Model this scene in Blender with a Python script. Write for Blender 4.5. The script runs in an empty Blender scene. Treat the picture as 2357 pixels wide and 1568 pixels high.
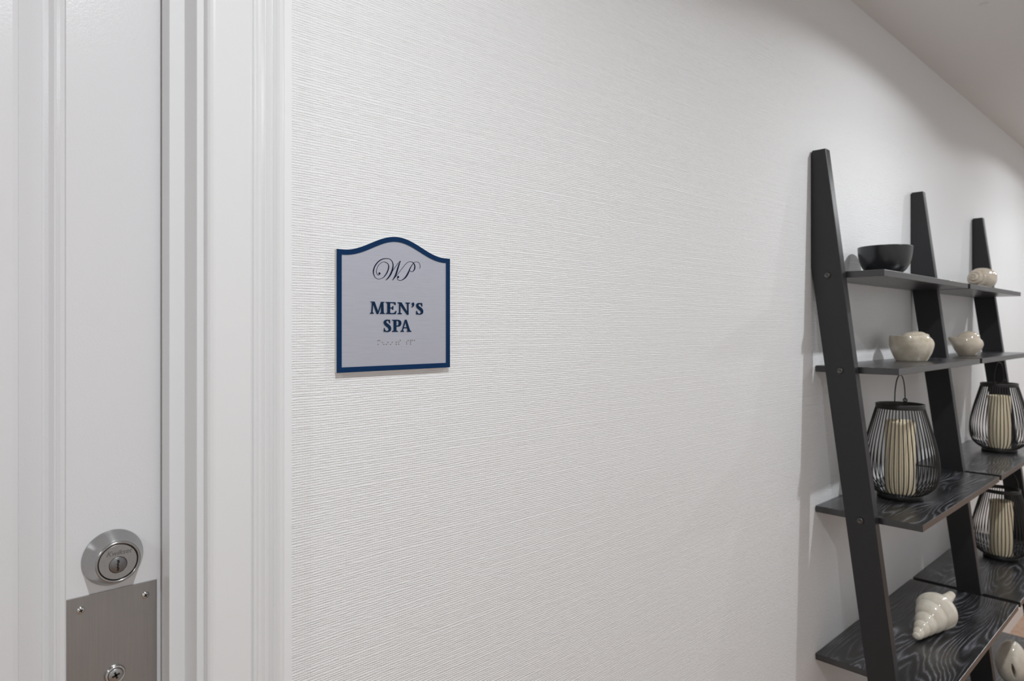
import bpy, bmesh, math, random
from mathutils import Vector, Matrix
PI = math.pi
random.seed(4)
SC = bpy.context.scene
COL = SC.collection

# ------------------------------------------------------------------ helpers
class MB:
    """collects shapes and links them as ONE mesh object"""
    def __init__(s): s.v = []; s.f = []; s.sm = []
    def add(s, vs, fs, smooth=False):
        o = len(s.v); s.v += [tuple(v) for v in vs]
        for f in fs: s.f.append([i + o for i in f]); s.sm.append(smooth)
        return s
    def box(s, x0, x1, y0, y1, z0, z1):
        return s.add([(x0,y0,z0),(x1,y0,z0),(x1,y1,z0),(x0,y1,z0),(x0,y0,z1),(x1,y0,z1),(x1,y1,z1),(x0,y1,z1)],
                     [(0,3,2,1),(4,5,6,7),(0,1,5,4),(1,2,6,5),(2,3,7,6),(3,0,4,7)])
    def lathe(s, prof, n=48, center=(0,0,0), axis='z', cap=True, smooth=True):
        vs = []; fs = []
        for (r, h) in prof:
            for k in range(n):
                a = 2*PI*k/n; c, d = r*math.cos(a), r*math.sin(a)
                if axis == 'z': p = (c, d, h)
                elif axis == 'x': p = (h, c, d)
                else: p = (c, -h, d)            # axis y: h grows towards -y (into the room)
                vs.append((p[0]+center[0], p[1]+center[1], p[2]+center[2]))
        m = len(prof)
        for i in range(m-1):
            for k in range(n):
                k2 = (k+1) % n
                fs.append((i*n+k, i*n+k2, (i+1)*n+k2, (i+1)*n+k))
        s.add(vs, fs, smooth)
        if cap:
            s.add([vs[k] for k in range(n)], [tuple(range(n))[::-1]])
            s.add([vs[(m-1)*n+k] for k in range(n)], [tuple(range(n))])
        return s
    def tube(s, pts, r, n=8, closed=False, cap=True):
        pts = [Vector(p) for p in pts]; m = len(pts); vs = []; fs = []
        rr = r if isinstance(r, (list, tuple)) else [r]*m
        prev = None
        for i, p in enumerate(pts):
            a = pts[(i-1) % m] if (closed or i > 0) else p
            b = pts[(i+1) % m] if (closed or i < m-1) else p
            t = (b-a).normalized()
            if prev is None:
                u = t.orthogonal().normalized()
            else:
                u = (prev - t*prev.dot(t))
                u = u.normalized() if u.length > 1e-9 else t.orthogonal().normalized()
            prev = u; w = t.cross(u)
            for k in range(n):
                a_ = 2*PI*k/n
                vs.append(p + u*(rr[i]*math.cos(a_)) + w*(rr[i]*math.sin(a_)))
        for i in range(m if closed else m-1):
            j = (i+1) % m
            for k in range(n):
                k2 = (k+1) % n
                fs.append((i*n+k, i*n+k2, j*n+k2, j*n+k))
        if cap and not closed:
            fs.append(tuple(range(n))[::-1]); fs.append(tuple((m-1)*n+k for k in range(n)))
        return s.add(vs, fs, True)
    def prism(s, poly, h0, h1, axis='y', smooth=False):
        """closed 2-D outline pushed between h0 and h1 along an axis"""
        def P(p, h):
            if axis == 'y': return (p[0], h, p[1])
            if axis == 'x': return (h, p[0], p[1])
            return (p[0], p[1], h)
        n = len(poly)
        vs = [P(p, h0) for p in poly] + [P(p, h1) for p in poly]
        fs = [tuple(range(n)), tuple(range(n, 2*n))[::-1]]
        s.add(vs, fs)
        s.add(vs, [(i, (i+1) % n, n+(i+1) % n, n+i) for i in range(n)], smooth)
        return s
    def build(s, name, mat=None, parent=None, bevel=0, seg=2, loc=None):
        me = bpy.data.meshes.new(name)
        me.from_pydata(s.v, [], s.f)
        bm = bmesh.new(); bm.from_mesh(me)
        for f, k in zip(bm.faces, s.sm): f.smooth = k
        bmesh.ops.remove_doubles(bm, verts=bm.verts, dist=1e-6)
        bmesh.ops.recalc_face_normals(bm, faces=bm.faces)
        bm.to_mesh(me); bm.free()
        o = bpy.data.objects.new(name, me); COL.objects.link(o)
        if mat: me.materials.append(mat)
        if parent: o.parent = parent
        if loc: o.location = loc
        if bevel:
            b = o.modifiers.new('bevel', 'BEVEL'); b.width = bevel; b.segments = seg; b.limit_method = 'ANGLE'; b.angle_limit = math.radians(35)
        return o

def empty(name, loc=(0,0,0), rz=0):
    o = bpy.data.objects.new(name, None); COL.objects.link(o)
    o.location = loc; o.rotation_euler = (0,0,rz); o.empty_display_size = .02
    return o
def tag(o, label=None, cat=None, group=None, kind=None):
    if label: o['label'] = label
    if cat: o['category'] = cat
    if group: o['group'] = group
    if kind: o['kind'] = kind
    return o
def spline(pts, n=12):
    """Catmull-Rom through points of any dimension"""
    out = []; m = len(pts)
    for i in range(m-1):
        p0, p1, p2, p3 = pts[max(i-1,0)], pts[i], pts[i+1], pts[min(i+2,m-1)]
        for k in range(n):
            t = k/n
            out.append(tuple(.5*(2*b+(c-a)*t+(2*a-5*b+4*c-d)*t*t+(3*b-a-3*c+d)*t**3) for a,b,c,d in zip(p0,p1,p2,p3)))
    out.append(tuple(pts[-1])); return out

# ------------------------------------------------------------------ materials
def new_mat(name):
    m = bpy.data.materials.new(name); m.use_nodes = True
    nt = m.node_tree; b = nt.nodes['Principled BSDF']
    return m, nt, b
def N(nt, t, **kw):
    n = nt.nodes.new(t)
    for k, v in kw.items():
        if k in n.inputs.keys(): n.inputs[k].default_value = v
        else: setattr(n, k, v)
    return n
def L(nt, a, b): nt.links.new(a, b)
def math_(nt, op, a, b=None, c=None, clamp=False):
    n = nt.nodes.new('ShaderNodeMath'); n.operation = op; n.use_clamp = clamp
    for i, x in enumerate((a, b, c)):
        if x is None: continue
        if isinstance(x, (int, float)): n.inputs[i].default_value = x
        else: L(nt, x, n.inputs[i])
    return n.outputs[0]
def coords(nt, scale=(1,1,1), loc=(0,0,0), rand=False):
    tc = nt.nodes.new('ShaderNodeTexCoord'); mp = nt.nodes.new('ShaderNodeMapping')
    mp.inputs['Scale'].default_value = scale; mp.inputs['Location'].default_value = loc
    if rand:
        oi = nt.nodes.new('ShaderNodeObjectInfo'); va = nt.nodes.new('ShaderNodeVectorMath'); va.operation = 'MULTIPLY_ADD'
        va.inputs[1].default_value = (1,1,1)
        cx = nt.nodes.new('ShaderNodeCombineXYZ')
        r = math_(nt, 'MULTIPLY', oi.outputs['Random'], 7.0)
        L(nt, r, cx.inputs[0]); L(nt, r, cx.inputs[1]); L(nt, r, cx.inputs[2])
        L(nt, tc.outputs['Object'], va.inputs[0]); L(nt, cx.outputs[0], va.inputs[2]); L(nt, va.outputs[0], mp.inputs[0])
    else:
        L(nt, tc.outputs['Object'], mp.inputs[0])
    return mp.outputs[0]
def noise(nt, vec, scale, detail=2, rough=.5):
    n = nt.nodes.new('ShaderNodeTexNoise'); n.inputs['Scale'].default_value = scale
    n.inputs['Detail'].default_value = detail; n.inputs['Roughness'].default_value = rough
    L(nt, vec, n.inputs['Vector']); return n.outputs['Fac']
def ramp(nt, fac, stops):
    n = nt.nodes.new('ShaderNodeValToRGB'); e = n.color_ramp.elements
    while len(e) < len(stops): e.new(.5)
    for i, (p, c) in enumerate(stops):
        e[i].position = p; e[i].color = (*c, 1)
    L(nt, fac, n.inputs[0]); return n.outputs[0]
def bump(nt, h, b, strength=.3, dist=.001):
    n = nt.nodes.new('ShaderNodeBump'); n.inputs['Strength'].default_value = strength; n.inputs['Distance'].default_value = dist
    L(nt, h, n.inputs['Height']); L(nt, n.outputs[0], b.inputs['Normal']); return n
def setb(b, base=None, rough=None, metal=None, spec=None, coat=None):
    if base is not None: b.inputs['Base Color'].default_value = (*base, 1)
    if rough is not None: b.inputs['Roughness'].default_value = rough
    if metal is not None: b.inputs['Metallic'].default_value = metal
    if spec is not None: b.inputs['Specular IOR Level'].default_value = spec
    if coat is not None: b.inputs['Coat Weight'].default_value = coat; b.inputs['Coat Roughness'].default_value = .05

def mat_wallpaper():
    m, nt, b = new_mat('ribbed_wallpaper'); setb(b, (.885,.885,.885), .42, spec=.4)
    tc = nt.nodes.new('ShaderNodeTexCoord'); sp = nt.nodes.new('ShaderNodeSeparateXYZ'); L(nt, tc.outputs['Object'], sp.inputs[0])
    X, Z = sp.outputs[0], sp.outputs[2]
    # paper drops 0.686 m wide, each with its own shift of the ribs
    u = math_(nt, 'DIVIDE', math_(nt, 'SUBTRACT', X, .869), .686)
    drop = math_(nt, 'FLOOR', u)
    shift = math_(nt, 'MULTIPLY', math_(nt, 'SINE', math_(nt, 'MULTIPLY', drop, 12.9898)), 4.0)
    cx = nt.nodes.new('ShaderNodeCombineXYZ')
    L(nt, math_(nt, 'MULTIPLY_ADD', X, 1.0, shift), cx.inputs[0]); L(nt, Z, cx.inputs[2])
    def nz(sx, sz, detail=2, rough=.5, off=0):
        mp = nt.nodes.new('ShaderNodeMapping'); mp.inputs['Scale'].default_value = (sx, 1, sz); mp.inputs['Location'].default_value = (off, off, off)
        L(nt, cx.outputs[0], mp.inputs[0]); return noise(nt, mp.outputs[0], 1.0, detail, rough)
    wob = math_(nt, 'MULTIPLY', math_(nt, 'SUBTRACT', nz(9, 30, 1), .5), .0022)
    jit = math_(nt, 'MULTIPLY', math_(nt, 'SUBTRACT', nz(3.5, 150, 1, .5, 17), .5), .0034)
    wob = math_(nt, 'ADD', wob, jit)
    wob2 = math_(nt, 'MULTIPLY', math_(nt, 'SUBTRACT', nz(300, 330, 2, .6, 3), .5), .0011)
    zz = math_(nt, 'ADD', math_(nt, 'ADD', Z, math_(nt, 'MULTIPLY', shift, .01)), math_(nt, 'ADD', wob, wob2))
    ph = math_(nt, 'FRACT', math_(nt, 'DIVIDE', zz, .00268))
    d = math_(nt, 'ABSOLUTE', math_(nt, 'SUBTRACT', ph, .5))                     # 0 on the rib, .5 in the gap
    rib = math_(nt, 'SUBTRACT', 1.0, math_(nt, 'POWER', math_(nt, 'MULTIPLY', d, 2.0), 2.6))
    amp = math_(nt, 'MULTIPLY_ADD', nz(75, 330, 3, .65, 7), 1.9, -.25, clamp=True)
    h = math_(nt, 'MULTIPLY', rib, amp)
    # slubs, nicks and the fine cross threads
    h = math_(nt, 'MULTIPLY_ADD', math_(nt, 'POWER', nz(330, 520, 2, .6, 11), 2.0), .8, h)
    thr = math_(nt, 'SINE', math_(nt, 'MULTIPLY_ADD', X, 2*PI/.0031, math_(nt, 'MULTIPLY', nz(40, 30, 1, .5, 5), 6.0)))
    h = math_(nt, 'MULTIPLY_ADD', thr, .07, h)
    # seam line between drops
    fr = math_(nt, 'FRACT', u); sd = math_(nt, 'MINIMUM', fr, math_(nt, 'SUBTRACT', 1.0, fr))
    seam = math_(nt, 'LESS_THAN', sd, .0011)
    h = math_(nt, 'SUBTRACT', h, math_(nt, 'MULTIPLY', seam, .6))
    # the smooth caulked strip beside the door casing
    rag = math_(nt, 'MULTIPLY_ADD', math_(nt, 'SUBTRACT', nz(10, 260, 1, .5, 2), .5), .003, .3311)
    mask = math_(nt, 'GREATER_THAN', X, rag)
    h = math_(nt, 'MULTIPLY', h, mask)
    bump(nt, h, b, WALL_BUMP, .00075)
    return m
WALL_BUMP = .74

def mat_paint(name, col, rough, bscale=260, bstr=.10, sx=1, sz=1, spec=.5):
    m, nt, b = new_mat(name); setb(b, col, rough, spec=spec)
    v = coords(nt, (sx, 1, sz))
    bump(nt, noise(nt, v, bscale, 2, .5), b, bstr, .0006); return m
def mat_wood(name, dark, light, rough=.38, grain=1.0, spec=.5):
    m, nt, b = new_mat(name); setb(b, rough=rough, spec=spec)
    v = coords(nt, (1, 1, 1), rand=True)
    def st(s, k, d=3, r=.55):
        mp = nt.nodes.new('ShaderNodeMapping'); mp.inputs['Scale'].default_value = s; L(nt, v, mp.inputs[0]); return noise(nt, mp.outputs[0], k, d, r)
    sy = nt.nodes.new('ShaderNodeSeparateXYZ'); L(nt, v, sy.inputs[0])
    big = st((.75, 4.2, 4.2), 1.6, 2, .5); fine = st((1.6, 16, 16), 2.0, 2, .5)
    f = math_(nt, 'MULTIPLY_ADD', math_(nt, 'ADD', sy.outputs[1], sy.outputs[2]), 84.0, math_(nt, 'MULTIPLY_ADD', big, 33.0, math_(nt, 'MULTIPLY', fine, 2.4)))
    rings = math_(nt, 'FRACT', f)
    tri = math_(nt, 'SUBTRACT', 1.0, math_(nt, 'ABSOLUTE', math_(nt, 'MULTIPLY_ADD', rings, 2.0, -1.0)))
    line = math_(nt, 'POWER', tri, 3.2)
    pores = st((7, 150, 150), 3.0, 2, .6)
    patch = st((2.2, 5, 5), 3.0, 2, .6)
    # the sawn ends of the boards carry no figure
    ge = nt.nodes.new('ShaderNodeNewGeometry'); sn_ = nt.nodes.new('ShaderNodeSeparateXYZ'); L(nt, ge.outputs['Normal'], sn_.inputs[0])
    side = math_(nt, 'ABSOLUTE', sn_.outputs[2])
    line = math_(nt, 'MULTIPLY', line, side)
    k = math_(nt, 'MULTIPLY', line, math_(nt, 'MULTIPLY_ADD', pores, 2.2, -.55, clamp=True))
    k = math_(nt, 'MULTIPLY', k, math_(nt, 'MULTIPLY_ADD', patch, 2.6, -.8, clamp=True))
    k = math_(nt, 'MULTIPLY', k, grain, clamp=True)
    c = ramp(nt, k, [(0, dark), (1, light)])
    L(nt, c, b.inputs['Base Color'])
    bump(nt, math_(nt, 'ADD', pores, line), b, .10, .0004)
    return m
def mat_metal(name, col, rough, sx=1, sy=1, sz=1, bs=400, bstr=.05, var=.12):
    m, nt, b = new_mat(name); setb(b, col, rough, 1.0)
    v = coords(nt, (sx, sy, sz))
    n = noise(nt, v, bs, 3, .6)
    c = ramp(nt, n, [(.25, tuple(x*(1-var) for x in col)), (.75, tuple(min(1, x*(1+var)) for x in col))])
    L(nt, c, b.inputs['Base Color'])
    bump(nt, n, b, bstr, .0004); return m
def mat_plain(name, col, rough, metal=0, spec=.5, coat=None):
    m, nt, b = new_mat(name); setb(b, col, rough, metal, spec, coat)
    v = coords(nt); n = noise(nt, v, 60, 2)
    c = ramp(nt, n, [(.3, tuple(x*.95 for x in col)), (.7, col)]); L(nt, c, b.inputs['Base Color']); return m
def mat_ceramic(name, base, dark, speck=.5):
    m, nt, b = new_mat(name); setb(b, rough=.10, spec=.6)
    v = coords(nt, rand=True)
    n1 = noise(nt, v, 32, 4, .6); n2 = noise(nt, v, 150, 3, .7)
    c1 = ramp(nt, n1, [(.35, dark), (.62, base)])
    k = math_(nt, 'MULTIPLY', math_(nt, 'GREATER_THAN', n2, .70), speck)
    mx = nt.nodes.new('ShaderNodeMix'); mx.data_type = 'RGBA'
    L(nt, k, mx.inputs[0]); L(nt, c1, mx.inputs[6]); mx.inputs[7].default_value = (.16,.11,.07,1)
    L(nt, mx.outputs[2], b.inputs['Base Color'])
    return m
def mat_candle():
    m, nt, b = new_mat('ivory_wax'); setb(b, (.96,.83,.60), .5)
    b.inputs['Subsurface Weight'].default_value = .2; b.inputs['Subsurface Radius'].default_value = (.01,.007,.004); b.inputs['Subsurface Scale'].default_value = .6
    v = coords(nt); bump(nt, noise(nt, v, 40, 2), b, .1, .001); return m
def mat_floor():
    m, nt, b = new_mat('brown_carpet'); setb(b, rough=.9, spec=.2)
    v = coords(nt); n = noise(nt, v, 55, 4, .7)
    L(nt, ramp(nt, n, [(.3, (.42,.27,.19)), (.7, (.56,.39,.29))]), b.inputs['Base Color'])
    bump(nt, noise(nt, v, 400, 2), b, .3, .002); return m

M = dict(
    wall=mat_wallpaper(),
    plainwall=mat_paint('painted_wall', (.80,.80,.795), .6, 200, .1),
    ceil=mat_paint('ceiling_paint', (.76,.76,.755), .8, 160, .1),
    trim=mat_paint('trim_semigloss', (.80,.80,.80), .27, 90, .10, 3, .35),
    door=mat_paint('door_semigloss', (.765,.76,.77), .26, 520, .20),
    rail=mat_wood('black_stained_rail', (.0105,.0107,.0125), (.022,.022,.026), .38, .6),
    board=mat_wood('black_stained_board', (.0125,.0127,.0135), (.21,.21,.235), .28, 2.0, .95),
    bolt=mat_metal('bolt_steel', (.10,.098,.095), .30),
    nickel=mat_metal('satin_nickel', (.41,.41,.405), .22, bs=500, bstr=.04, var=.05),
    nickel_face=mat_metal('satin_nickel_face', (.42,.42,.415), .36, bs=500, bstr=.04, var=.05),
    plug=mat_metal('keyway_plug', (.24,.24,.24), .35),
    black=mat_plain('dark_recess', (.006,.006,.006), .8),
    plate=mat_metal('brushed_stainless', (.385,.375,.367), .36, 60, 1, 1.2, 14, .03, .05),
    chrome=mat_metal('polished_screw', (.62,.61,.60), .16),
    blue=mat_plain('navy_sign_border', (.0035,.030,.098), .5, spec=.12),
    silver=mat_metal('brushed_silver_sign', (.585,.60,.675), .55, 3, 1, 140, 9, .05, .06),
    back=mat_plain('sign_backing', (.66,.63,.585), .3),
    ink=mat_plain('navy_lettering', (.003,.022,.065), .5, spec=.12),
    thinink=mat_plain('navy_monogram', (.004,.008,.035), .5, spec=.12),
    dot=mat_plain('braille_bead', (.22,.20,.18), .35),
    bowl=mat_plain('charcoal_glaze', (.017,.018,.020), .27, spec=.6),
    shellm=mat_ceramic('mottled_cream_glaze', (.66,.59,.48), (.48,.41,.31), .6),
    shellb=mat_ceramic('plain_cream_glaze', (.64,.555,.45), (.53,.455,.36), .0),
    shellw=mat_ceramic('pale_cream_glaze', (.78,.72,.62), (.68,.61,.50), .15),
    wire=mat_plain('black_metal_wire', (.014,.013,.012), .42),
    wax=mat_candle(), wick=mat_plain('burnt_wick', (.02,.018,.016), .9),
    floor=mat_floor(),
    cap=mat_paint('sprinkler_cap_white', (.72,.71,.70), .6, 100, .02),
)

# ------------------------------------------------------------------ setting
CAM_Y, CAM_Z = -.685, 1.358
FL, CE = .026, 2.2105          # floor and ceiling height
XL, XR, YF = -2.6, 8.2, -1.62
JR, JL, JT = .2347, -.5843, 2.075   # faces of the door jamb
def struct(o): o['kind'] = 'structure'; return o

# wall_back with its door opening (opening is jamb + 18 mm)
oL, oR, oT = JL-.018, JR+.018, JT+.018
w = MB()
w.box(oR, XR, 0, .12, FL, CE); w.box(XL, oL, 0, .12, FL, CE); w.box(oL, oR, 0, .12, oT, CE)
struct(w.build('wall_back', M['wall']))
struct(MB().box(XL, XR, YF-.1, YF, FL, CE).build('wall_front', M['plainwall']))
struct(MB().box(XL-.1, XL, YF-.1, .12, FL, CE).build('wall_left', M['plainwall']))
struct(MB().box(XR, XR+.1, YF-.1, .12, FL, CE).build('wall_right', M['plainwall']))
struct(MB().box(XL-.1, XR+.1, YF-.1, .9, FL-.1, FL).build('floor', M['floor']))
struct(MB().box(XL-.1, XR+.1, YF-.1, .12, CE, CE+.1).build('ceiling', M['ceil']))
# baseboards: small moulded profile
def bprof(s): return [(0, FL), (-.013*s, FL), (-.013*s, FL+.052), (-.010*s, FL+.060), (-.007*s, FL+.066), (-.006*s, FL+.072), (0, FL+.074)]
struct(MB().prism([(p[0], p[1]) for p in bprof(1)], .323, XR, 'x').build('baseboard_back', M['trim']))
struct(MB().prism([(YF-p[0], p[1]) for p in bprof(1)], XL, XR, 'x').build('baseboard_front', M['trim']))

# door frame: section swept up the right leg, across the head and down the left leg (d = outward from the jamb face)
def u_sweep(sec, name, mat, z0=FL):
    mb = MB(); vs = []; n = len(sec)
    for (kx, kz) in (('R', 0), ('R', 1), ('L', 1), ('L', 0)):
        for d, y in sec:
            vs.append(((JR+d) if kx == 'R' else (JL-d), y, (JT+d) if kz else z0))
    fs = []
    for i in range(3):
        for k in range(n):
            k2 = (k+1) % n
            fs.append((i*n+k, i*n+k2, (i+1)*n+k2, (i+1)*n+k))
    fs.append(tuple(range(n))); fs.append(tuple(3*n+k for k in range(n)))
    mb.add(vs, fs)
    return struct(mb.build(name, mat, bevel=.0007, seg=2))
u_sweep([(.0175,0),(0,0),(0,.034),(-.0142,.034),(-.0142,.0572),(0,.0572),(0,.119),(.0175,.119)], 'trim_1', M['trim'])
u_sweep([(-.0128,.0573),(-.0128,.0619),(-.0030,.0619),(-.0030,.0573)], 'gap_shade_strip', M['black'])  # black gasket strip added to darken the gap between stop and door
# casing section: x on the wall side is measured from the jamb face
def c_(px_t, p): return (px_t*(.685-p) - JR, -p)
cas = [(.0064, 0), (.0064, -.0075), (.0068, -.0092), (.0085, -.0112), (.0108, -.0125), (.0128, -.0130),
       (.0472, -.0130), (.0479, -.0108), (.0494, -.0103), (.0501, -.0122), (.0516, -.0130), (.0532, -.0118), (.0555, -.0112), (.0580, -.0122), (.0598, -.0140), (.0608, -.0151), (.0618, -.0152),
       (.0632, -.0136), (.0655, -.0120), (.0685, -.0110), (.0705, -.0108), (.0712, -.0124), (.0733, -.0154), (.0754, -.0169), (.0780, -.0172), (.0800, -.0166), (.0810, -.0150), (.0814, -.0120), (.0816, 0)]
u_sweep(cas, 'trim_2', M['trim'])

# ------------------------------------------------------------------ door
DY = .062                                   # front face of the door
dxl, dxr, dz0, dz1 = JL+.003, JR-.003, FL+.008, JT-.003
door = MB()
cxm = (dxl+dxr)/2
R_ = (2*cxm*0 + cxm+.045, .1393); L_ = (2*cxm-.1393, cxm-.045)
xs = [dxl, L_[0], L_[1], R_[0], R_[1], dxr]
zs = [dz0, .27, .84, .95, 1.77, 1.86, 1.975, dz1]
ringprof = [(0,0),(.0008,.0018),(.0040,.0030),(.0068,.0052),(.0074,.0046),(.0086,.0050),(.0120,.0102),(.0150,.0126),(.0165,.0128),(.0175,.0118),(.0355,.0048),(.0362,.0030),(.0402,.0022)]
for i in range(5):
    for j in range(7):
        x0, x1, z0, z1 = xs[i], xs[i+1], zs[j], zs[j+1]
        if i in (1, 3) and j in (1, 3, 5):
            rings = []
            for d, dep in ringprof:
                rings.append([(x0+d, DY+dep, z0+d), (x1-d, DY+dep, z0+d), (x1-d, DY+dep, z1-d), (x0+d, DY+dep, z1-d)])
            for a, b_ in zip(rings[:-1], rings[1:]):
                for k in range(4):
                    k2 = (k+1) % 4
                    door.add([a[k], a[k2], b_[k2], b_[k]], [(0,1,2,3)])
            door.add(rings[-1], [(0,1,2,3)])
        else:
            door.add([(x0,DY,z0),(x1,DY,z0),(x1,DY,z1),(x0,DY,z1)], [(0,1,2,3)])
door.add([(dxl,DY,dz0),(dxr,DY,dz0),(dxr,DY,dz1),(dxl,DY,dz1),(dxl,DY+.044,dz0),(dxr,DY+.044,dz0),(dxr,DY+.044,dz1),(dxl,DY+.044,dz1)],
         [(4,5,6,7),(0,1,5,4),(1,2,6,5),(2,3,7,6),(3,0,4,7)])
dob = struct(door.build('door_1', M['door']))
# deadbolt
DBX, DBZ = .1778, 1.1364
db = MB()
prof = [(.0263, 0), (.0267, .0008), (.0265, .0018), (.0258, .0030), (.0205, .0160), (.0200, .0172), (.0197, .0186), (.0190, .0198), (.0180, .0203), (.0172, .0198), (.0170, .0188), (.0170, .0150), (.001, .0150)]
db.lathe(prof, 72, (DBX, DY, DBZ), 'y', cap=False)
dbo = db.build('deadbolt', M['nickel'], dob); tag(dbo, 'round satin nickel deadbolt with sloped collar')
cy = MB(); cy.lathe([(.0163, .0150), (.0163, .0186), (.0159, .0191), (.0091, .0191), (.0088, .0186), (.0088, .0150)], 64, (DBX, DY, DBZ), 'y', cap=False)
# the face between the ring and the off-centre plug hole is closed by the plug itself
cyo = cy.build('lock_cylinder', M['nickel_face'], dbo)
cf = MB(); PX, PZ = DBX, DBZ-.0029
n = 64; vs = []
for k in range(n):
    a = 2*PI*k/n; vs.append((DBX+.0160*math.cos(a), DY-.01915, DBZ+.0160*math.sin(a)))
for k in range(n):
    a = 2*PI*k/n; vs.append((PX+.0079*math.cos(a), DY-.01915, PZ+.0079*math.sin(a)))
cf.add(vs, [(k, (k+1) % n, n+(k+1) % n, n+k) for k in range(n)])
n0 = len(cy.v)
bpy.data.objects.remove(cyo)
cy2 = MB(); cy2.lathe([(.0163, .0150), (.0163, .0186), (.0160, .01915)], n, (DBX, DY, DBZ), 'y', cap=False)
cy2.add(cf.v, cf.f)
for k in range(n):      # wall of the plug hole
    a0, a1 = 2*PI*k/n, 2*PI*(k+1)/n
    q = [(PX+.0079*math.cos(a), DY-y, PZ+.0079*math.sin(a)) for a, y in ((a0,.01915),(a1,.01915),(a1,.016),(a0,.016))]
    cy2.add(q, [(0,1,2,3)], True)
cyo = cy2.build('lock_cylinder', M['nickel_face'], dbo)
pl = MB(); pl.lathe([(.0075, .0155), (.0075, .0186), (.0072, .0190), (.0001, .0190)], 48, (PX, DY, PZ), 'y', cap=False)
plo = pl.build('keyway_plug', M['plug'], dbo)
kw = MB()
kw.prism([(PX-.0012,PZ+.0042),(PX+.0004,PZ+.0048),(PX+.0012,PZ+.0040),(PX+.0012,PZ+.0020),(PX+.0003,PZ+.0012),(PX+.0009,PZ-.0004),(PX+.0002,PZ-.0016),(PX+.0010,PZ-.0030),(PX+.0006,PZ-.0056),
          (PX-.0010,PZ-.0056),(PX-.0006,PZ-.0034),(PX-.0014,PZ-.0022),(PX-.0006,PZ-.0008),(PX-.0010,PZ+.0008),(PX-.0003,PZ+.0024)], DY-.01925, DY-.0180)
kw.build('keyhole', M['black'], dbo)
# stamped maker's word on the cylinder face
def text_mesh(body, size, shear=0, ext=0, spacing=1.0):
    cu = bpy.data.curves.new('word', 'FONT'); cu.body = body; cu.size = size; cu.shear = shear; cu.extrude = ext
    cu.align_x = 'CENTER'; cu.space_character = spacing; cu.resolution_u = 4
    t = bpy.data.objects.new('word', cu); COL.objects.link(t)
    bpy.context.view_layer.update()
    me = bpy.data.meshes.new_from_object(t.evaluated_get(bpy.context.evaluated_depsgraph_get()))
    bpy.data.objects.remove(t); bpy.data.curves.remove(cu); return me
me = text_mesh('Kwikset', .0066, .35, .00030, 1.0)
me.transform(Matrix.Translation((DBX+.0005, DY-.0192, DBZ+.0066)) @ Matrix.Rotation(PI/2, 4, 'X'))
me.materials.append(M['plug'])
to = bpy.data.objects.new('stamped_lettering', me); COL.objects.link(to); to.parent = dbo
# push plate
PXL, PXR, PZT = .1393, .2169, 1.1053
pp = MB().box(PXL, PXR, DY-.0014, DY, PZT-.30, PZT).build('push_plate', M['plate'], dob, bevel=.0003)
tag(pp, 'brushed stainless steel push plate')
def screw(x, z, y, r=.0034, name='screw', parent=pp):
    s = MB(); s.lathe([(r, -.0002), (r, .0004), (r*.92, .0010), (r*.6, .0016), (.0001, .0018)], 28, (x, y, z), 'y', cap=False)
    so = s.build(name, M['chrome'], parent)
    a = .35; c, d = math.cos(a), math.sin(a)
    cr = MB()
    for (ux, uz) in ((c, d), (-d, c)):
        l, wd = r*.52, r*.14
        cr.prism([(x+ux*l-uz*wd, z+uz*l+ux*wd), (x-ux*l-uz*wd, z-uz*l+ux*wd), (x-ux*l+uz*wd, z-uz*l-ux*wd), (x+ux*l+uz*wd, z+uz*l-ux*wd)], y-.00195, y-.0012)
    return so, cr
for sx, sz in ((.1507, 1.0929), (.2062, 1.0924)):
    so, cr = screw(sx, sz, DY-.0014); so.name = 'screw'
    # the cross slot lies in the screw head and belongs to its mesh
    me = so.data; me.materials.append(M['black'])
    o = len(me.vertices); bm = bmesh.new(); bm.from_mesh(me)
    vv = [bm.verts.new(v) for v in cr.v]
    for f in cr.f:
        fc = bm.faces.new([vv[i] for i in f]); fc.material_index = 1
    bm.to_mesh(me); bm.free()
bx, bz = .1791, 1.0235
wb = MB(); wb.lathe([(.0092, 0), (.0093, .0012), (.0086, .0034), (.0078, .0042), (.0070, .0040), (.0066, .0030), (.0001, .0030)], 40, (bx, DY-.0014, bz), 'y', cap=False)
wo = wb.build('screw_cup', M['chrome'], pp)
hb = MB(); hb.lathe([(.0062, .0028), (.0062, .0040), (.0056, .0046), (.0001, .0047)], 36, (bx, DY-.0014, bz), 'y', cap=False)
ho = hb.build('screw', M['nickel_face'], pp)
cr = MB(); y = DY-.0014
for (c, d) in ((math.cos(.3), math.sin(.3)), (-math.sin(.3), math.cos(.3))):
    l, wd = .0034, .0009
    cr.prism([(bx+c*l-d*wd, bz+d*l+c*wd), (bx-c*l-d*wd, bz-d*l+c*wd), (bx-c*l+d*wd, bz-d*l-c*wd), (bx+c*l+d*wd, bz+d*l-c*wd)], y-.0048, y-.0042)
me = ho.data; me.materials.append(M['black']); bm = bmesh.new(); bm.from_mesh(me); vv = [bm.verts.new(v) for v in cr.v]
for f in cr.f: bm.faces.new([vv[i] for i in f]).material_index = 1
bm.to_mesh(me); bm.free()

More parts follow.
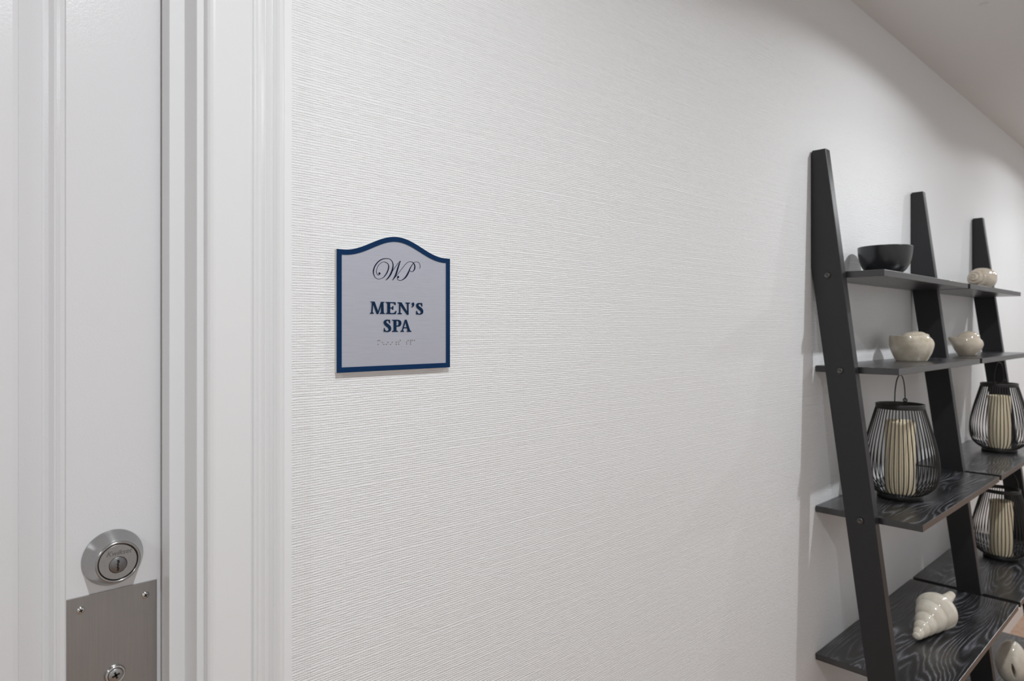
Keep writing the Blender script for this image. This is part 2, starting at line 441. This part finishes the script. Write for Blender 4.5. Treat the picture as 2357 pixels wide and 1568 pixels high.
# ------------------------------------------------------------------ sign
SX0, SX1, SZB, SZC, SZP = .3808, .5387, 1.3084, 1.4450, 1.4652
SCX, SW = (SX0+SX1)/2, (SX1-SX0)/2
def sign_outline(inset=0, n=48):
    def top(u):
        a = min(1, abs(u)/.90); return SZC + (SZP-SZC)*(.5+.5*math.cos(PI*a))
    pts = [(SX0+inset, SZB+inset), (SX1-inset, SZB+inset)]
    ups = []
    for k in range(n+1):
        u = 1-2*k/n; ups.append(u)
    raw = [(SCX+u*SW, top(u)) for u in ups]
    for u in ups:
        x = SCX+u*(SW-inset)
        e = 1e-3; sl = (top((x-SCX)/SW+e)-top((x-SCX)/SW-e))/(2*e*SW)
        pts.append((x, top((x-SCX)/SW) - inset*math.sqrt(1+sl*sl)))
    return pts
sg = empty('wall_sign', (SCX, 0, SZB)); tag(sg, 'navy bordered silver wall sign reading men\'s spa beside the door', 'sign')
def under(o, root):
    o.parent = root; o.matrix_parent_inverse = Matrix.Translation(-root.location); return o
so_, si_ = sign_outline(0), sign_outline(.0058)
under(MB().prism(sign_outline(.0002), 0, -.0046).build('backing_plate', M['back']), sg)
bf = MB(); m_ = len(so_)
ys = (-.0046, -.0058)
vs = [(p[0], y, p[1]) for y in ys for p in so_] + [(p[0], y, p[1]) for y in ys for p in si_]
fs = []
for k in range(m_):
    k2 = (k+1) % m_
    fs += [(k, k2, m_+k2, m_+k), (2*m_+k, 3*m_+k, 3*m_+k2, 2*m_+k2), (m_+k, m_+k2, 3*m_+k2, 3*m_+k), (k, 2*m_+k, 2*m_+k2, k2)]
bf.add(vs, fs); under(bf.build('border_frame', M['blue']), sg)
under(MB().prism(sign_outline(.0056), -.0046, -.0051).build('face_plate', M['silver']), sg)
FY = -.0051
# serif capitals, drawn on a unit cap height
def stroke_poly(pts, n=10):
    """pts: (x, z, width) -> ribbon quads"""
    sp = spline(pts, n); qs = []; e = []
    for i, (x, z, wd) in enumerate(sp):
        a = sp[max(i-1,0)]; b_ = sp[min(i+1, len(sp)-1)]
        tx, tz = b_[0]-a[0], b_[1]-a[1]; l = math.hypot(tx, tz) or 1
        nx, nz = -tz/l, tx/l
        e.append(((x+nx*wd/2, z+nz*wd/2), (x-nx*wd/2, z-nz*wd/2)))
    return e
def ribbon(mb, e, y0, y1):
    n = len(e); vs = []
    for (a, b_) in e: vs += [(a[0], y0, a[1]), (b_[0], y0, b_[1]), (a[0], y1, a[1]), (b_[0], y1, b_[1])]
    fs = [(0,1,3,2), (4*(n-1), 4*(n-1)+2, 4*(n-1)+3, 4*(n-1)+1)]
    for i in range(n-1):
        o, q = 4*i, 4*i+4
        fs += [(o, q, q+1, o+1), (o+2, o+3, q+3, q+2), (o, o+2, q+2, q), (o+1, q+1, q+3, o+3)]
    mb.add(vs, fs)
sf = .07
def serif(x0, x1, z, up):   # slab serif with bracketed inner edge
    m = (x0+x1)/2
    return [(x0, z), (x1, z), (x1, z+up*sf*.7), (m+(x1-x0)*.26, z+up*sf*1.5), (m-(x1-x0)*.26, z+up*sf*1.5), (x0, z+up*sf*.7)]
def G_M():
    P = [[(.10,0),(.20,0),(.28,1),(.17,1)], [(.17,1),(.40,1),(.78,.06),(.70,-.02),(.62,-.02)], [(1.02,1),(1.14,1),(.74,-.02),(.66,-.02)], [(1.02,0),(1.26,0),(1.22,1),(1.02,1)],
         serif(0,.32,0,1), serif(.90,1.36,0,1), [(.03,1),(.30,1),(.26,.90),(.16,.945),(.03,.955)], [(1.06,1),(1.34,1),(1.34,.955),(1.2,.92)]]
    return P, [], 1.36
def G_E():
    P = [[(.17,0),(.42,0),(.42,1),(.17,1)], serif(.02,.56,0,1), serif(.02,.56,1,-1), [(.3,1),(.94,1),(.96,.76),(.91,.76),(.84,.88),(.70,.92),(.3,.92)], [(.3,0),(.97,0),(1.04,.27),(.98,.27),(.88,.13),(.72,.08),(.3,.08)],
         [(.35,.47),(.70,.47),(.70,.55),(.35,.55)], [(.68,.36),(.73,.36),(.73,.68),(.68,.68),(.62,.55),(.62,.47)]]
    return P, [], 1.05
def G_N():
    P = [[(.16,0),(.27,0),(.27,.96),(.16,.96)], [(.02,1),(.38,1),(1.10,.02),(1.08,-.04),(.96,-.04),(.16,.90),(.02,.95)], [(.97,-.02),(1.09,-.04),(1.09,1),(.97,1)], serif(.02,.42,0,1), serif(.82,1.24,1,-1)]
    return P, [], 1.24
def G_S():
    st = [(.60,.80,.06),(.54,.91,.10),(.38,.965,.08),(.20,.90,.16),(.14,.76,.23),(.26,.61,.25),(.46,.48,.26),(.60,.33,.25),(.60,.16,.20),(.44,.04,.10),(.28,.03,.07),(.14,.10,.10),(.07,.22,.05)]
    P = [[(.56,1.0),(.62,1.0),(.64,.70),(.58,.70),(.54,.86)], [(.03,.0),(.09,.0),(.14,.10),(.11,.31),(.05,.31)]]
    return P, [st], .72
def G_P():
    P = [[(.17,0),(.42,0),(.42,1),(.17,1)], serif(.02,.58,0,1), [(.02,1),(.4,1),(.4,.90),(.2,.9),(.02,.95)]]
    st = [(.30,.96,.08),(.56,.955,.09),(.74,.86,.20),(.78,.72,.25),(.72,.56,.20),(.56,.475,.09),(.40,.50,.07)]
    return P, [st], .92
def G_A():
    P = [[(.44,1.0),(.60,1.02),(1.0,0),(.76,0)], [(.10,0),(.20,0),(.54,.98),(.44,.98)], [(.26,.30),(.74,.30),(.74,.38),(.28,.38)], serif(0,.34,0,1), serif(.64,1.10,0,1)]
    return P, [], 1.10
def G_q():
    P = []; st = [(.13,.98,.16),(.19,.90,.24),(.22,.80,.16),(.17,.68,.09),(.06,.60,.03)]
    return P, [st], .33
def word(name, items, cap, z0):
    mb = MB(); j = 0
    for g, x0, x1 in items:
        P, S, wd = g(); kx = (x1-x0)/wd; j += 1
        for i, p in enumerate(P):
            mb.prism([(SCX+(x0+a*kx)/1000, 1.377+(z0+b_*cap)/1000) for a, b_ in p], FY+.0002, FY-.0008-.000006*i)
        for s in S:
            e = stroke_poly([(x0+a*kx, z0+b_*cap, c*cap) for a, b_, c in s], 9)
            e = [((SCX+a[0]/1000, 1.377+a[1]/1000), (SCX+b_[0]/1000, 1.377+b_[1]/1000)) for a, b_ in e]
            ribbon(mb, e, FY+.0002, FY-.00085)
    return under(mb.build(name, M['ink']), sg)
word('lettering', [(G_M,-36.6,-17.2),(G_E,-15.9,-.9),(G_N,.6,18.2),(G_q,19.9,24.6),(G_S,27.0,37.5)], 14.0, -2.75)
word('lettering', [(G_S,-18.8,-8.7),(G_P,-7.2,6.0),(G_A,4.8,20.3)], 14.2, -23.6)
# script monogram
W1 = [(-24.2,43.74),(-25.48,41.83),(-27.62,43.56),(-28.22,47.19),(-25.48,53.23),(-20.32,57.25),(-15.98,57.54),(-12.49,55.54),(-11.61,51.87),(-13.36,46.56),(-16.85,41.55),(-20.32,38.79),(-25.48,37.42),(-29.75,39.04),(-31.87,42.59),(-32.13,46.96),(-30.17,52.2),(-25.48,57.64),(-19.45,61.0),(-12.49,61.86),(-8.09,60.3),(-5.61,55.98),(-6.32,49.95),(-8.97,43.83),(-12.49,39.18),(-15.81,36.42)]
w1 = [.4,.4,.4,.4,.4,.4,.5,.7,1.2,1.2,.9,.5,.4,.5,.9,1.3,1.2,1.1,.9,.6,.6,1.0,1.7,1.7,1.1,.4]
W2 = [(-15.81,36.42),(-12.49,39.92),(-.09,55.58),(4.86,60.42)]; w2 = [.4,.4,.4,.5]
W3 = [(4.86,60.42),(2.15,54.22),(-1.88,43.46),(-6.32,36.87)]; w3 = [.5,1.5,1.7,.4]
W4 = [(-6.32,36.87),(.81,44.36),(10.75,55.51),(14.41,58.78),(18.09,60.4),(22.72,59.71),(25.33,56.43),(25.33,52.59),(23.65,49.81),(21.33,48.52),(18.55,49.51)]; w4 = [.35,.35,.35,.4,.4,.6,1.2,1.3,.8,.5,.4]
WP_ = [(33.04,53.05),(33.33,56.93),(31.15,60.27),(27.39,60.79),(23.65,59.01),(19.01,52.98),(16.25,47.48),(12.58,41.95),(8.02,38.31),(3.95,37.21),(.81,38.34),(.54,40.58),(1.26,41.22)]; w5 = [.35,.35,.35,.35,.5,1.0,1.6,1.6,.8,.5,.45,.6,.8]
mg = MB()
for pts, ws in ((W1,w1),(W2,w2),(W3,w3),(W4,w4),(WP_,w5)):
    e = stroke_poly([(a, b_, c*1.0) for (a, b_), c in zip(pts, ws)], 10)
    ribbon(mg, [((SCX+a[0]/1000, 1.377+a[1]/1000), (SCX+b_[0]/1000, 1.377+b_[1]/1000)) for a, b_ in e], FY, FY-.00035)
for cx_, cz_, r in ((-24.2,43.9,1.25),(1.6,41.2,1.2)):
    mg.prism([(SCX+(cx_+r*math.cos(2*PI*k/20))/1000, 1.377+(cz_+1.05*r*math.sin(2*PI*k/20))/1000) for k in range(20)], FY, FY-.0004)
under(mg.build('monogram', M['thinink']), sg)
BR = [(-26.08,-33.52),(-23.77,-33.55),(-25.91,-37.93),(-20.32,-35.66),(-18.15,-38.06),(-12.49,-35.77),(-14.67,-38.11),(-6.76,-35.85),(-8.97,-38.21),(-1.16,-35.93),(-1.16,-38.19),(2.42,-35.99),(2.42,-38.25),(4.58,-33.75),(13.68,-35.92),(13.68,-38.2),(15.79,-33.89),(19.48,-33.71),(19.48,-36.0),(19.48,-38.3),(21.79,-33.74),(25.05,-34.01)]
br = MB()
for x, z in BR: br.lathe([(.00068,0),(.00060,.0004),(.00035,.00066),(.00002,.00074)], 14, (SCX+x/1000, FY, 1.377+z/1000), 'y', cap=False)
under(br.build('braille', M['dot']), sg)

# ------------------------------------------------------------------ ladder shelf
RX = [1.6210, 2.3445, 3.0668]; TH = .0250
ZS = [1.4884, 1.2690, .9357, .5851, .2330]; DP = [.1521, .1816, .2282, .2724, .3190]; TK = .0150
ZT = 1.7743
lad = empty('ladder_shelf', (RX[1], -.16, FL)); tag(lad, 'black stained wooden ladder shelf with three slanted rails leaning on the white wall', 'shelf')
def front(z): return -(.0342+.1264*(ZT-z))
def rear(z): return -max(.0008, .0006+.1345*(1.505-z)) if z < 1.505 else -.0008
rails = []
for X in RX:
    poly = [(-.0008, ZT-.006), (-.004, ZT), (front(ZT), ZT), (front(FL), FL), (rear(FL), FL), (-.0008, 1.504)]
    r = under(MB().prism(poly, X, X+TH, 'x').build('side_rail', M['rail'], bevel=.0012), lad); rails.append(r)
for zi, d in zip(ZS, DP):       # round connector caps on the outer face of the first rail
    z = zi-.0090; y = (front(z)+rear(z))/2 - .0005
    b_ = MB(); b_.lathe([(.0072,-.0005),(.0076,-.0016),(.0070,-.0028),(.0050,-.0034),(.0022,-.0034),(.0018,-.0024),(.0001,-.0024)], 28, (RX[0], y, z), 'x', cap=False)
    bo = b_.build('bolt', M['bolt']); bo.parent = rails[0]
for bay in (0, 1):
    for zi, d in zip(ZS, DP):
        o = MB().box(RX[bay]+TH+.0003, RX[bay+1]-.0003, -d, -.0012, zi-TK, zi).build('shelf_board', M['board'], bevel=.0010)
        under(o, lad)

# ------------------------------------------------------------------ bowl
bw = MB()
bp = [(.001,.0005),(.030,.0005),(.031,.003),(.040,.008),(.051,.019),(.0585,.034),(.0625,.051),(.0640,.066),(.0643,.0735),(.0634,.0745),(.0622,.0735),(.0612,.060),(.0570,.037),(.048,.021),(.034,.011),(.001,.008)]
bw.lathe(spline(bp, 4), 72, cap=False)
bo = bw.build('bowl', M['bowl'], loc=(1.884, -.0765, ZS[0])); bo.scale = (.97, .97, 1); tag(bo, 'dark charcoal round bowl on the top shelf', 'bowl')

# ------------------------------------------------------------------ lanterns and candles
prof = spline([(.047,.012),(.0620,.0195),(.0785,.038),(.0848,.068),(.0835,.102),(.0757,.143),(.0638,.188),(.0525,.228)], 5)
wm = MB().tube([(r, 0, z) for r, z in prof], .00128, 6)
NW = 51
def lantern(loc, rz, label):
    t = empty('lantern', loc, rz); tag(t, label, 'lantern', 'black wire lanterns on the ladder shelf')
    b_ = MB(); b_.lathe([(.0490,0),(.0510,.001),(.0510,.0155),(.0495,.0165),(.0450,.0165),(.0440,.0105),(.0001,.0105)], 56, cap=False); b_.lathe([(.0490,0),(.0001,0)], 56, cap=False)
    b_.build('base', M['wire'], t)
    r = MB(); r.lathe([(.0520,.2220),(.0542,.2220),(.0545,.2230),(.0545,.2330),(.0540,.2340),(.0522,.2340),(.0518,.2330),(.0518,.2225),(.0520,.2220)], 64, cap=False)
    r.build('top_ring', M['wire'], t)
    h = MB(); hp = [(-.0530,0,.229),(-.0530,0,.246),(-.0490,0,.268),(-.0360,0,.290),(-.0190,0,.3015),(0,0,.305),(.0190,0,.3015),(.0360,0,.290),(.0490,0,.268),(.0530,0,.246),(.0530,0,.229)]
    h.tube(spline(hp, 5), .0014, 8)
    for s in (-1, 1):   # curled eyes where the handle hooks the ring
        h.tube([(s*.0540, .0042*math.cos(a), .2380+.0042*math.sin(a)) for a in [2*PI*k/14 for k in range(14)]], .0014, 6, closed=True)
    h.build('handle', M['wire'], t)
    w0 = None
    for k in range(NW):
        if WIRE[0] is None:
            WIRE[0] = wm.build('wire', M['wire'])
            o = WIRE[0]
        else:
            o = WIRE[0].copy(); COL.objects.link(o)
        o.parent = t; o.rotation_euler = (0, 0, 2*PI*k/NW)
    return t
WIRE = [None]
def candle(loc, label, rz=0):
    t = empty('candle', loc, rz); tag(t, label, 'candle', 'ivory pillar candles in lanterns')
    c = MB(); c.lathe([(.0001,0),(.0318,0),(.0332,.002),(.0334,.172),(.0331,.1790),(.0320,.1805),(.0300,.1795),(.0285,.1760),(.0200,.1740),(.0001,.1735)], 48, cap=False)
    c.build('wax_pillar', M['wax'], t)
    MB().tube([(0,0,.1730),(.0004,.0003,.179),(.0014,.0006,.185)], .0009, 6).build('wick', M['wick'], t)
LB = .0107
for (x, y, zi, rz, l1, l2) in (
    (1.879, -.1130, ZS[2], math.radians(16.7-12), 'black wire lantern with tall loop handle in the left bay', 'ivory candle inside the lantern in the left bay'),
    (2.828, -.1330, ZS[2], math.radians(12-16), 'black wire lantern on the upper of two lantern shelves at right', 'ivory candle inside the upper right lantern'),
    (2.785, -.1470, ZS[3], math.radians(12+60), 'black wire lantern on the right bay lower shelf, partly hidden by boards', 'ivory candle inside the lowest lantern')):
    lantern((x, y, zi), rz, l1); candle((x, y, zi+LB), l2)

# ------------------------------------------------------------------ seashells
def grid_surface(fn, nu, nv, wrap=True):
    vs = []; fs = []
    for i in range(nu):
        for j in range(nv): vs.append(fn(i/(nu-1), 2*PI*j/nv))
    for i in range(nu-1):
        for j in range(nv):
            j2 = (j+1) % nv
            fs.append((i*nv+j, i*nv+j2, (i+1)*nv+j2, (i+1)*nv+j))
    return vs, fs
# turret shell on the fourth shelf
LT = .172
def turret(u, th):
    x = u*LT
    env = .0085 + .0425*(u/.74)**1.05 if u < .74 else .0510*math.sqrt(max(0.0, 1-((u-.74)/.262)**2.0))
    nw = 5.4
    ph = (nw*math.log(1+2.6*min(u, .80)/.80)/math.log(3.6) + th/(2*PI)) % 1.0
    groove = abs(math.sin(PI*ph))**.55
    amt = .17*max(0.0, 1-(max(u-.38, 0)/.36)**2) if u < .74 else 0
    r = env*(1-amt+amt*groove)
    if u < .03: r *= math.sqrt(u/.03+.0005)
    return (x, r*math.cos(th), r*math.sin(th))
vs, fs = grid_surface(turret, 170, 72)
sh = MB().add(vs, fs, True)
sh.tube(spline([(LT*.88,.000,.004),(LT*1.0,-.006,.008),(LT*1.10,-.011,.012),(LT*1.19,-.015,.016)],5), [.027,.0250,.0232,.0215,.0198,.0182,.0168,.0155,.0143,.0133,.0124,.0116,.0108,.0100,.0088,.0060], 20)
s1 = sh.build('seashell', M['shellw'])
s1.location = (1.8810, -.1470, ZS[3]+.0105); s1.scale = (.95,.95,.95)
s1.rotation_euler = (0, -math.atan2(.037, LT*.72*.95), math.radians(-7))
tag(s1, 'cream ridged spire shell lying on the lower left shelf', 'seashell', 'ceramic seashells on the ladder shelf')
# moon shells: a round body on a small foot, sharp lip on one side, whorl dome rising off the far side of the rim
def moon(R, base, rim, top, dome_r, dome_off, lip, spout):
    def fn(u, th):
        c = .5-.5*math.cos(th)                       # 1 on the lip side (th = pi), 0 opposite
        if u < .55:
            t = u/.55
            r = base + (R-base)*math.sin(PI/2*min(1, t*1.45))**.85
            if t > .62: r -= R*.25*(1-c)**1.2*((t-.62)/.38)**2.2
            z = rim*t**.92 + lip*c*c*t**6
        else:
            t = (u-.55)/.45
            rt = R*(1-.25*(1-c)**1.2)
            r = rt*(1-t)
            x, y = r*math.cos(th), r*math.sin(th)
            d = math.hypot(x-dome_off, y)/dome_r
            z = rim + lip*c*c*(1-t)**2 - .0035*math.sin(PI*min(1, t*1.6))*c
            if d < 1: z = max(z, rim-.004+(top-rim+.004)*math.sqrt(1-d*d))
            a = math.atan2(y, x-dome_off)/(2*PI)
            if d < 1: z -= .0022*(1-abs(math.sin(PI*(d*1.6+a)))**.4)
        dth = ((th-PI+PI) % (2*PI))-PI
        r += spout*math.exp(-(dth/.42)**2)*math.exp(-((u-.51)/.15)**2)
        return (r*math.cos(th), r*math.sin(th), max(0.0, z))
    return grid_surface(fn, 130, 112)
def closed(vs, fs, nv=112):
    return MB().add(vs, fs, True).add([vs[k] for k in range(nv)], [tuple(range(nv))[::-1]])
vs, fs = moon(.0535, .037, .0670, .0800, .0350, .0110, .0015, 0)
m1 = closed(vs, fs).build('seashell', M['shellm'], loc=(2.064, -.0850, ZS[1])); m1.rotation_euler = (0,0,math.radians(-50))
tag(m1, 'larger speckled moon shell on the second shelf', 'seashell', 'ceramic seashells on the ladder shelf')
vs, fs = moon(.0430, .024, .0560, .0790, .0340, .0040, .0035, .012)
m2 = closed(vs, fs).build('seashell', M['shellb'], loc=(2.590, -.0950, ZS[1])); m2.rotation_euler = (0,0,math.radians(-58))
tag(m2, 'smaller round shell with a pointed lip, right of the speckled one', 'seashell', 'ceramic seashells on the ladder shelf')
# snail shell on the top shelf: spiral rings seen at its left end
def snail(u, th):
    x = -.046+.100*u
    e = math.sqrt(max(0, 1-((u-.55)/.55)**2)) if u < .55 else math.sqrt(max(0, 1-((u-.55)/.455)**2))
    q = min(1, u/.55); r = .040*e
    ph = (3.6*(e if u < .55 else 1+(u-.55)*1.2) + th/(2*PI)) % 1.0
    g = 1-abs(math.sin(PI*ph))**.42
    fade = max(0, 1-max(0, u-.30)/.30)
    x += .0062*g*(1-q)*fade; r -= .0058*g*q*fade*min(1, r/.01)
    return (x, r*math.cos(th), r*math.sin(th)*.98)
vs, fs = grid_surface(snail, 220, 120)
sn = MB().add(vs, fs, True)
sn.tube(spline([(.034,-.006,.012),(.044,-.009,.018),(.050,-.010,.022)],4), [.021,.0205,.020,.0190,.0180,.0165,.0150,.0125,.008], 18)
sno = sn.build('seashell', M['shellb'], loc=(2.815, -.083, ZS[0]+.0395)); sno.rotation_euler = (0, math.radians(4), math.radians(-20))
tag(sno, 'tan snail shell with spiral rings on the top shelf', 'seashell', 'ceramic seashells on the ladder shelf')
# bubble shell with a slit on the lowest shelf in view
def bubble(u, th):
    z = .001+.134*u
    w_ = math.sin(PI*min(1,max(0,u)))**.46
    rx = .056*w_*(1.02-.16*u); ry = .047*w_*(1.02-.16*u)
    d = (th-PI) ; g = 1.0
    return (rx*math.cos(th), ry*math.sin(th), z)
nu, nv = 150, 240
vs = []; fs = []
for i in range(nu):
    for j in range(nv):
        u, th = i/(nu-1), 2*PI*j/nv
        x, y, z = bubble(u, th)
        # aperture: a slanted almond slit with a rolled lip facing the camera
        d = ((th-PI*1.0+PI) % (2*PI))-PI
        c = d*.050 + (u-.47)*.030
        v_ = max(0, 1-((u-.44)/.17)**2); sl = math.exp(-(c/(.0042*v_+1e-5))**4)*min(1, v_*3)
        lipv = math.exp(-((c-.013)/.010)**2)*max(0, 1-((u-.50)/.42)**2)*.05 - math.exp(-((c+.012)/.012)**2)*max(0, 1-((u-.5)/.42)**2)*.03
        k = 1-.72*sl+lipv
        vs.append((x*k, y*k, z))
for i in range(nu-1):
    for j in range(nv):
        j2 = (j+1) % nv
        fs.append((i*nv+j, i*nv+j2, (i+1)*nv+j2, (i+1)*nv+j))
bb = MB().add(vs, fs, True)
bbo = bb.build('seashell', M['shellw'], loc=(2.642, -.2030, ZS[4])); bbo.rotation_euler = (0, math.radians(0), math.radians(14))
tag(bbo, 'pale oval shell with a dark slit on the lowest shelf', 'seashell', 'ceramic seashells on the ladder shelf')

# ------------------------------------------------------------------ ceiling fitting
sc_ = MB(); sc_.lathe([(.0001,0),(.0095,0),(.0108,.0006),(.0112,.0018)], 40, cap=False)
so = sc_.build('ceiling_cap', M['cap'], loc=(2.146, -.234, CE-.0018)); tag(so, 'small flat round cap on the ceiling above the ladder shelf', 'cap')

LCOL = (.955, .993, 1.025); RINGH = .0145
# ------------------------------------------------------------------ lamps of the corridor (a row of recessed downlights)
LY = -.78
LP = [(-1.5, 9), (.22, 9), (1.96, 9), (3.65, 9), (5.35, 9), (7.05, 9)]
WHITE = mat_plain('downlight_trim', (.75,.75,.74), .5)
lamp0 = None
for x, p in LP:
    l = bpy.data.lights.new('downlight', 'AREA'); l.shape = 'DISK'; l.size = .040; l.energy = p; l.color = LCOL
    o = bpy.data.objects.new('downlight', l); COL.objects.link(o); o.location = (x, LY, CE-.002)
    if lamp0 is None:       # shallow baffle ring round the lamp
        rb = MB(); rb.lathe([(.0700,0),(.0700,-RINGH),(.0720,-RINGH-.001),(.0900,-.004),(.0920,0),(.0700,0)], 64, cap=False)
        lamp0 = rb.build('downlight_ring', WHITE); r = lamp0
    else:
        r = lamp0.copy(); COL.objects.link(r)
    r.location = (x, LY, CE-.0002)
    tag(r, 'white round downlight ring in the row along the corridor ceiling', 'ceiling light', 'downlights in the corridor ceiling')
wd = bpy.data.worlds.new('world'); SC.world = wd; wd.use_nodes = True
wd.node_tree.nodes['Background'].inputs[0].default_value = (.5,.5,.5,1); wd.node_tree.nodes['Background'].inputs[1].default_value = .3

# ------------------------------------------------------------------ camera
cd = bpy.data.cameras.new('camera'); cam = bpy.data.objects.new('camera', cd); COL.objects.link(cam)
cd.sensor_fit = 'HORIZONTAL'; cd.sensor_width = 36; cd.lens = 1579.35*36/2357
cd.shift_y = -29.0/2357; cd.clip_start = .02
cam.location = (0, CAM_Y, CAM_Z); cam.rotation_euler = (PI/2, 0, -math.radians(43.581))
cd.dof.use_dof = True; cd.dof.focus_distance = .88; cd.dof.aperture_fstop = 8
SC.camera = cam
SC.view_settings.view_transform = 'Standard'; SC.view_settings.look = 'None'; SC.view_settings.gamma = 1; SC.view_settings.use_curve_mapping = False
SC.view_settings.exposure = .18
